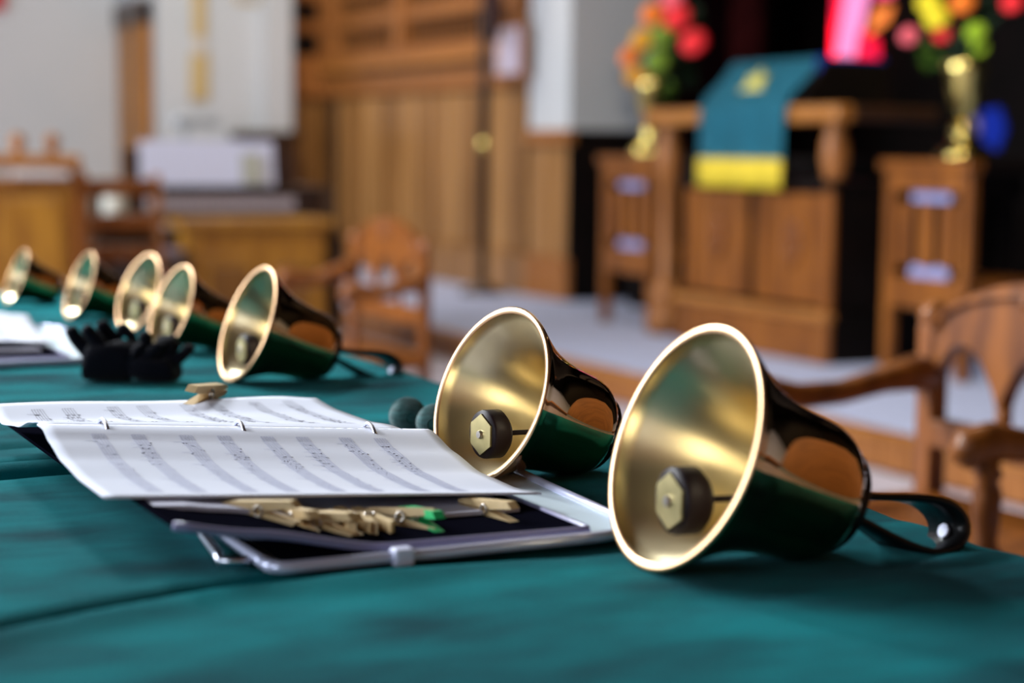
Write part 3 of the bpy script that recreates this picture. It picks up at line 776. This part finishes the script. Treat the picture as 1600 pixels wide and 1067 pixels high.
# ------------------------------------------------------------------ altar table, vases and flowers
al = thing('altar_table', 'dark wooden altar table behind the lectern bearing two brass vases', 'table', (5.98, 8.4, P))
mk('tabletop', B(-.28, .3, -1.85, 1.75, .90, .965, .01), black_wood, al)
mk('frieze', B(-.2, .22, -1.6, 1.6, .78, .90), black_wood, al)
for yy in (-1.5, -.5, .5, 1.5):
    mk('leg', B(-.18, -.08, yy-.06, yy+.06, 0, .78), black_wood, al)
    mk('leg', B(.1, .2, yy-.06, yy+.06, 0, .78), black_wood, al)
AZ = P+.965
vase_prof = [(0, 0), (.125, 0), (.128, .02), (.115, .045), (.07, .075), (.052, .10), (.06, .13), (.055, .16), (.030, .18), (.036, .2), (.062, .26), (.084, .34), (.098, .42), (.110, .46), (.106, .463), (.090, .42), (.074, .33), (.03, .24), (0, .22)]
def vase(loc, label):
    t = thing('flower_vase', label, 'vase', loc, 0, 'brass altar vases')
    k = 7
    bm = bmesh.new(); lathe(bm, vase_prof[:k+2]+[(0, .18)], 28); mk('base', bm, brass_vase, t)
    bm = bmesh.new(); lathe(bm, [(0, .18)]+vase_prof[8:], 28); mk('trumpet', bm, brass_vase, t)
    return t
vase((5.80, 9.72, AZ), 'brass trumpet vase at the left end of the altar, left of the lectern')
vase((5.80, 6.80, AZ), 'brass trumpet vase at the right end of the altar, right of the lectern')
def flower(base, pos, r, col, label, group):
    t = thing('flower', label, 'flower', base, 0, group)
    c = Vector(pos)-Vector(base); rnd = random.Random(hash(label) % 1000)
    mt = fl[col]
    bm = bmesh.new()
    up_ = Vector((-1.0, -.6, .45)).normalized()
    for ringi, (n, rr, h, sz) in enumerate(((9, .78, 0, .48), (7, .5, .25, .42), (4, .2, .4, .36))):
        for k in range(n):
            a = 2*PI*k/n+ringi*.4
            X = up_.cross(Vector((0, 0, 1))).normalized(); Y = up_.cross(X)
            pc = c+X*(r*rr*math.cos(a))+Y*(r*rr*math.sin(a))+up_*(r*h)
            sphere(bm, pc, r*sz, 1, 1, .8, 8)
    mk('blossom', bm, mt, t, True)
    mid = c*.5+Vector((0, 0, .06))
    mk('stem', tube(bmesh.new(), [(0, 0, 0), tuple(mid), tuple(c)], .004, 6), leafd, t, True)
    return t
# image-direction helper for placing blossoms round a bouquet plane through the vase (real positions in the room)
def at(px, py, X):
    d = fw+rt*((px-800)/2800)-up*((py-533.5)/2800); return Vector((0, 0, CZ))+d*(X/d.x)
Lb = (5.80, 9.72, AZ+.42); Rb = (5.80, 6.80, AZ+.42)
Lf = [(1084, 66, 'red', 5.80, .085, 'red blossom lowest on the right of the left bouquet'),
      (1058, 27, 'red', 5.78, .088, 'red blossom above centre of the left bouquet'),
      (1050, -4, 'pink', 5.86, .08, 'pink-red blossom cut by the top edge, in the left bouquet'),
      (1020, 22, 'orange', 5.86, .08, 'orange-red blossom at the upper left of the left bouquet'),
      (1004, 62, 'amber', 5.84, .08, 'amber blossom on the left side of the left bouquet'),
      (984, 88, 'orange', 5.88, .07, 'orange blossom farthest left in the left bouquet'),
      (992, 118, 'amber', 5.86, .07, 'amber blossom at the lower left of the left bouquet'),
      (1014, 131, 'orange', 5.84, .07, 'orange blossom lowest of all in the left bouquet'),
      (1036, 54, 'green', 5.76, .085, 'olive green bloom in the middle of the left bouquet'),
      (1027, 96, 'green', 5.76, .085, 'olive green bloom low in the left bouquet')]
Rf = [(1421, 56, 'pink', 5.84, .06, 'coral blossom apart on the left of the right bouquet'),
      (1452, 4, 'yellow', 5.84, .075, 'yellow blossom at the top left of the right bouquet'),
      (1464, 28, 'yellow', 5.80, .075, 'yellow blossom below the top one in the right bouquet'),
      (1474, 52, 'red', 5.84, .06, 'red blossom in the middle of the right bouquet'),
      (1504, 4, 'orange', 5.86, .075, 'orange blossom at the top centre of the right bouquet'),
      (1525, 50, 'lime', 5.80, .06, 'lime green bloom, lower one on the right of the right bouquet'),
      (1530, 75, 'lime', 5.84, .05, 'lime green bloom directly above the right vase rim'),
      (1582, 4, 'red', 5.84, .06, 'red blossom farthest right beside the picture edge')]
for px_, py_, c_, X_, r_, lb in Lf: flower(Lb, at(px_, py_, X_), r_*.85, c_, lb, 'flowers in the left altar vase')
for px_, py_, c_, X_, r_, lb in Rf: flower(Rb, at(px_, py_, X_), r_*.72, c_, lb, 'flowers in the right altar vase')
def foliage(base, spots, label, m1, nm):
    bm = bmesh.new(); rnd = random.Random(5)
    for (px_, py_, X_, rad_) in spots:
        c = at(px_, py_, X_)-Vector(base)
        for k in range(26):
            a = Vector((rnd.gauss(0, 1), rnd.gauss(0, 1), rnd.gauss(0, 1))).normalized()
            p0 = c+a*rad_*.3; p1 = c+a*rad_; sd = a.cross(Vector((0, 0, 1))).normalized()*rad_*.22; mid = (p0+p1)/2
            nn = a.cross(sd).normalized()*.006
            v = [bm.verts.new(p) for p in (p0, mid+sd, p1, mid-sd, mid+nn)]
            for q in ((0, 1, 4), (1, 2, 4), (2, 3, 4), (3, 0, 4)): bm.faces.new([v[i] for i in q])
        tube(bm, [(0, 0, 0), tuple(c*.5), tuple(c)], .003, 5)
    o = mk('foliage', bm, m1, loc=base); return tag(o, label, 'foliage', kind='stuff')
foliage(Lb, [(1062, 95, 5.95, .14), (1075, 110, 6.0, .13), (1045, 70, 6.0, .14), (1020, 80, 6.0, .12), (1085, 30, 6.0, .10), (1040, 130, 5.9, .08)], 'dark green leaves filling the left bouquet', leafd, 'l')
foliage(Rb, [(1448, 78, 5.9, .07), (1452, 100, 5.9, .06), (1480, 90, 5.98, .09), (1500, 40, 6.0, .12), (1540, 20, 6.0, .1)], 'dark green leaves filling the right bouquet', leafd, 'r')
foliage(Rb, [(1446, 76, 5.84, .045), (1449, 98, 5.84, .045)], 'bright green leaf sprigs drooping left of the right vase', leafg, 'r')
foliage(Lb, [(1045, 140, 5.8, .06)], 'olive leaf sprig hanging over the left vase rim', leafg, 'r')

# ------------------------------------------------------------------ far left furniture
# organ console
oc = thing('organ_console', 'dark wooden organ console with white music on its desk', 'organ console', (2.72, 9.1, 0))
mk('case', B(-.62, .60, -.12, .35, 0, .76, .01), walnut, oc)
mk('case_top', B(-.64, .64, -.2, .38, .90, .93, .01), walnut, oc)
bm = bmesh.new(); extrude_poly(bm, [(-.40, 0), (-.40, .66), (-.30, .72), (-.22, .92), (.38, .92), (.38, 0)], 'x', .60, .64); mk('side_panel', bm, walnut, oc)
bm = bmesh.new(); extrude_poly(bm, [(-.40, 0), (-.40, .66), (-.30, .72), (-.22, .92), (.38, .92), (.38, 0)], 'x', -.66, -.62); mk('side_panel', bm, walnut, oc)
mk('tab_rail', B(-.6, .6, -.16, -.10, .76, .90), walnut, oc)
for k in range(22):
    mk('stop_tab', B(-.34+k*.036, -.34+k*.036+.026, -.20, -.162, .81, .875, .004), tab_m, oc)
mk('keyboard', B(-.5, .5, -.38, -.16, .72, .745, .004), tab_m, oc)
mk('music_desk', B(-.45, .45, -.18, -.16, .93, 1.12), walnut, oc)
sm = bmesh.new(); extrude_poly(sm, [(-.20, .935), (-.194, .935), (-.162, 1.16), (-.168, 1.16)], 'x', -.36, .34)
tag(mk('sheet_music', sm, white_gloss, loc=(2.70, 9.06, 0)), 'wide row of pale lilac music pages standing on the organ console', 'sheet music')
sm = bmesh.new(); extrude_poly(sm, [(-.222, .945), (-.216, .945), (-.19, 1.10), (-.196, 1.10)], 'x', .16, .27)
tag(mk('booklet', sm, mat('booklet_paper', (.42, .42, .36), .8), loc=(2.70, 9.06, 0)), 'small olive-grey booklet at the right of the console music', 'booklet')
# lamp
lp = thing('desk_lamp', 'small pale grey music lamp standing on top of the console', 'lamp', (2.72, 9.30, .93))
bm = bmesh.new(); tube(bm, [(-.03, 0, .0), (-.03, 0, .30), (.0, -.05, .34)], .012, 8); mk('lamp_pole', bm, pale_gray, lp, True)
mk('lamp_shade', B(-.11, .13, -.12, -.02, .31, .37, .02), pale_gray, lp)
bm = bmesh.new(); lathe(bm, [(0, 0), (.06, 0), (.055, .015), (0, .02)], 18, cx=-.03); mk('lamp_base', bm, pale_gray, lp)
# cabinet in front (bench)
cb = thing('cabinet', 'honey oak cabinet with two raised panels standing before the console', 'cabinet', (2.80, 8.35, 0))
mk('carcass', B(-.36, .32, -.02, .22, 0, .74, .006), honey, cb)
mk('cabinet_top', B(-.40, .35, -.06, .26, .74, .79, .012), honey, cb)
for a in (-.32, .0):
    p_ = mk('raised_panel', B(a, a+.28, -.04, -.02, .12, .62, .01), honey, cb)
    mk('panel_field', B(a+.05, a+.23, -.05, -.04, .18, .56, .01), mat('panel_field_oak', (.22, .09, .012), .4), p_)
# white canister, lilac cushion
cn = bmesh.new(); lathe(cn, [(0, 0), (.06, 0), (.062, .13), (.055, .145), (0, .15)], 20)
tag(mk('canister', cn, mat('cream_plastic', (.62, .6, .52), .5), loc=(2.17, 8.72, .745)), 'cream canister at the left end of the console keyboard', 'canister')
cbt = thing('side_stool', 'low dark stool left of the honey cabinet with lilac cloth on it', 'stool', (2.28, 8.45, 0))
mk('seat', B(-.16, .16, -.14, .14, .56, .60, .01), walnut, cbt)
for a in (-.13, .13):
    for b in (-.11, .11): mk('leg', B(a-.015, a+.015, b-.015, b+.015, 0, .56), walnut, cbt)
tag(mk('folded_cloth', B(-.13, .13, -.1, .1, 0, .05, .02), mat('lilac_cloth', (.35, .28, .36), .8), loc=(2.28, 8.45, .60)), 'folded lilac cloth lying on the low dark stool', 'cloth')
# choir stall at far left
cs = thing('choir_stall', 'light oak choir stall with panelled front at the far left', 'pew', (1.30, 8.0, 0))
mk('front_board', B(-1.1, .50, 0, .03, 0, .98), honey, cs)
mk('top_rail', B(-1.14, .54, -.04, .16, 1.03, 1.09, .015), oak_h, cs)
mk('book_ledge', B(-1.14, .54, -.03, .2, .955, .985, .01), oak_h, cs)
for k in range(5): mk('front_panel', B(-1.06+k*.31, -1.06+k*.31+.27, -.02, 0, .12, .90, .01), honey, cs)
mk('end_panel', B(.50, .55, -.05, .35, 0, 1.03, .01), chair_oak, cs)
for a in (.28, .43):
    mk('finial', lathe(bmesh.new(), [(0, 1.09), (.03, 1.09), (.02, 1.11), (.035, 1.14), (.03, 1.17), (0, 1.185)], 14, cx=a, cy=.05), oak, cs)
tag(mk('booklet', B(-.12, .12, -.07, .07, 0, .03, .004), mat('cream_paper', (.6, .56, .55), .8), loc=(1.66, 8.0, .99)), 'pile of cream booklets lying on the choir stall ledge', 'booklet')
# second stall end / chair between stall and console
ch = thing('side_chair', 'plain brown side chair between the choir stall and the console', 'chair', (2.08, 8.2, 0))
for s in (-.17, .17): 
    bm = bmesh.new(); tube(bm, [(s, -.02, 0), (s, 0, .5), (s, .05, 1.0)], .022, 8); mk('back_post', bm, oak, ch, True)
    mk('leg', tube(bmesh.new(), [(s, -.38, 0), (s, -.36, .44)], .02, 8), oak, ch, True)
mk('seat', B(-.2, .2, -.4, .02, .44, .48, .01), oak, ch)
for z0 in (.6, .74, .90): mk('back_slat', B(-.17, .17, .0+.05*(z0-.5), .02+.05*(z0-.5), z0, z0+.08, .006), chair_oak, ch)
# things on the walls
rd = thing('wall_banner', 'slender gold banner hanging on the white wall above the console', 'banner', (4.435, 14.86, 0))
mk('banner_cloth', B(-.055, .055, 0, .02, 2.05, 2.9, .004), gold_banner, rd)
mk('banner_cloth', B(-.045, .045, 0, .02, 1.90, 2.05, .004), mat('banner_pale', (.6, .55, .5), .8), rd)
mk('banner_cloth', B(-.075, .075, 0, .025, 1.52, 1.92, .006), gold_banner, rd)
mk('hanging_rod', tube(bmesh.new(), [(-.12, 0, 2.92), (.12, 0, 2.92)], .012, 8), brass_vase, rd, True)
tag(mk('red_banner', B(-.9, .0, 0, .03, 0, 1.1, .004), red_m, loc=(3.02, 15.82, 2.27)), 'red banner hanging at the top left corner', 'banner')
pf = thing('picture', 'small tan framed picture cut by the top edge right of the gold banner', 'picture', (4.87, 14.88, 2.35))
mk('frame', B(-.10, .10, 0, .02, 0, .3, .004), gold_banner, pf); mk('artwork', B(-.08, .08, -.006, 0, .03, .27), pale_gray, pf)
nb = thing('notice_board', 'pale lilac notice fixed to the oak screen beside the black pole', 'notice', (5.5, 11.20, 0))
mk('board', B(-.01, .03, -.30, .10, 1.62, 1.99, .006), oak, nb)
mk('paper', B(-.018, -.01, -.27, .08, 1.65, 1.96), mat('notice_paper', (.62, .54, .66), .5), nb)
# pole
fp = thing('flag_pole', 'tall dark pole with brass collar standing before the oak panelling', 'pole', (5.33, 11.16, P))
mk('pole', tube(bmesh.new(), [(0, 0, .05), (.0, -.03, 2.9)], .036, 12), mat('pole_wood', (.015, .006, .003), .6), fp, True)
mk('pole_base', lathe(bmesh.new(), [(0, 0), (.16, 0), (.16, .02), (.06, .06), (.04, .1), (0, .1)], 20), walnut, fp)
mk('collar', lathe(bmesh.new(), [(.03, .98), (.044, 1.0), (.046, 1.03), (.044, 1.06), (.03, 1.08)], 16, cx=0, cy=-.01), brass_vase, fp)
mk('furled_flag', tube(bmesh.new(), [(.02, -.10, 1.72), (.0, -.12, 2.1), (0, -.1, 2.9)], [.04, .085, .10], 12), mat('flag_cloth', (.05, .015, .01), .8), fp, True)
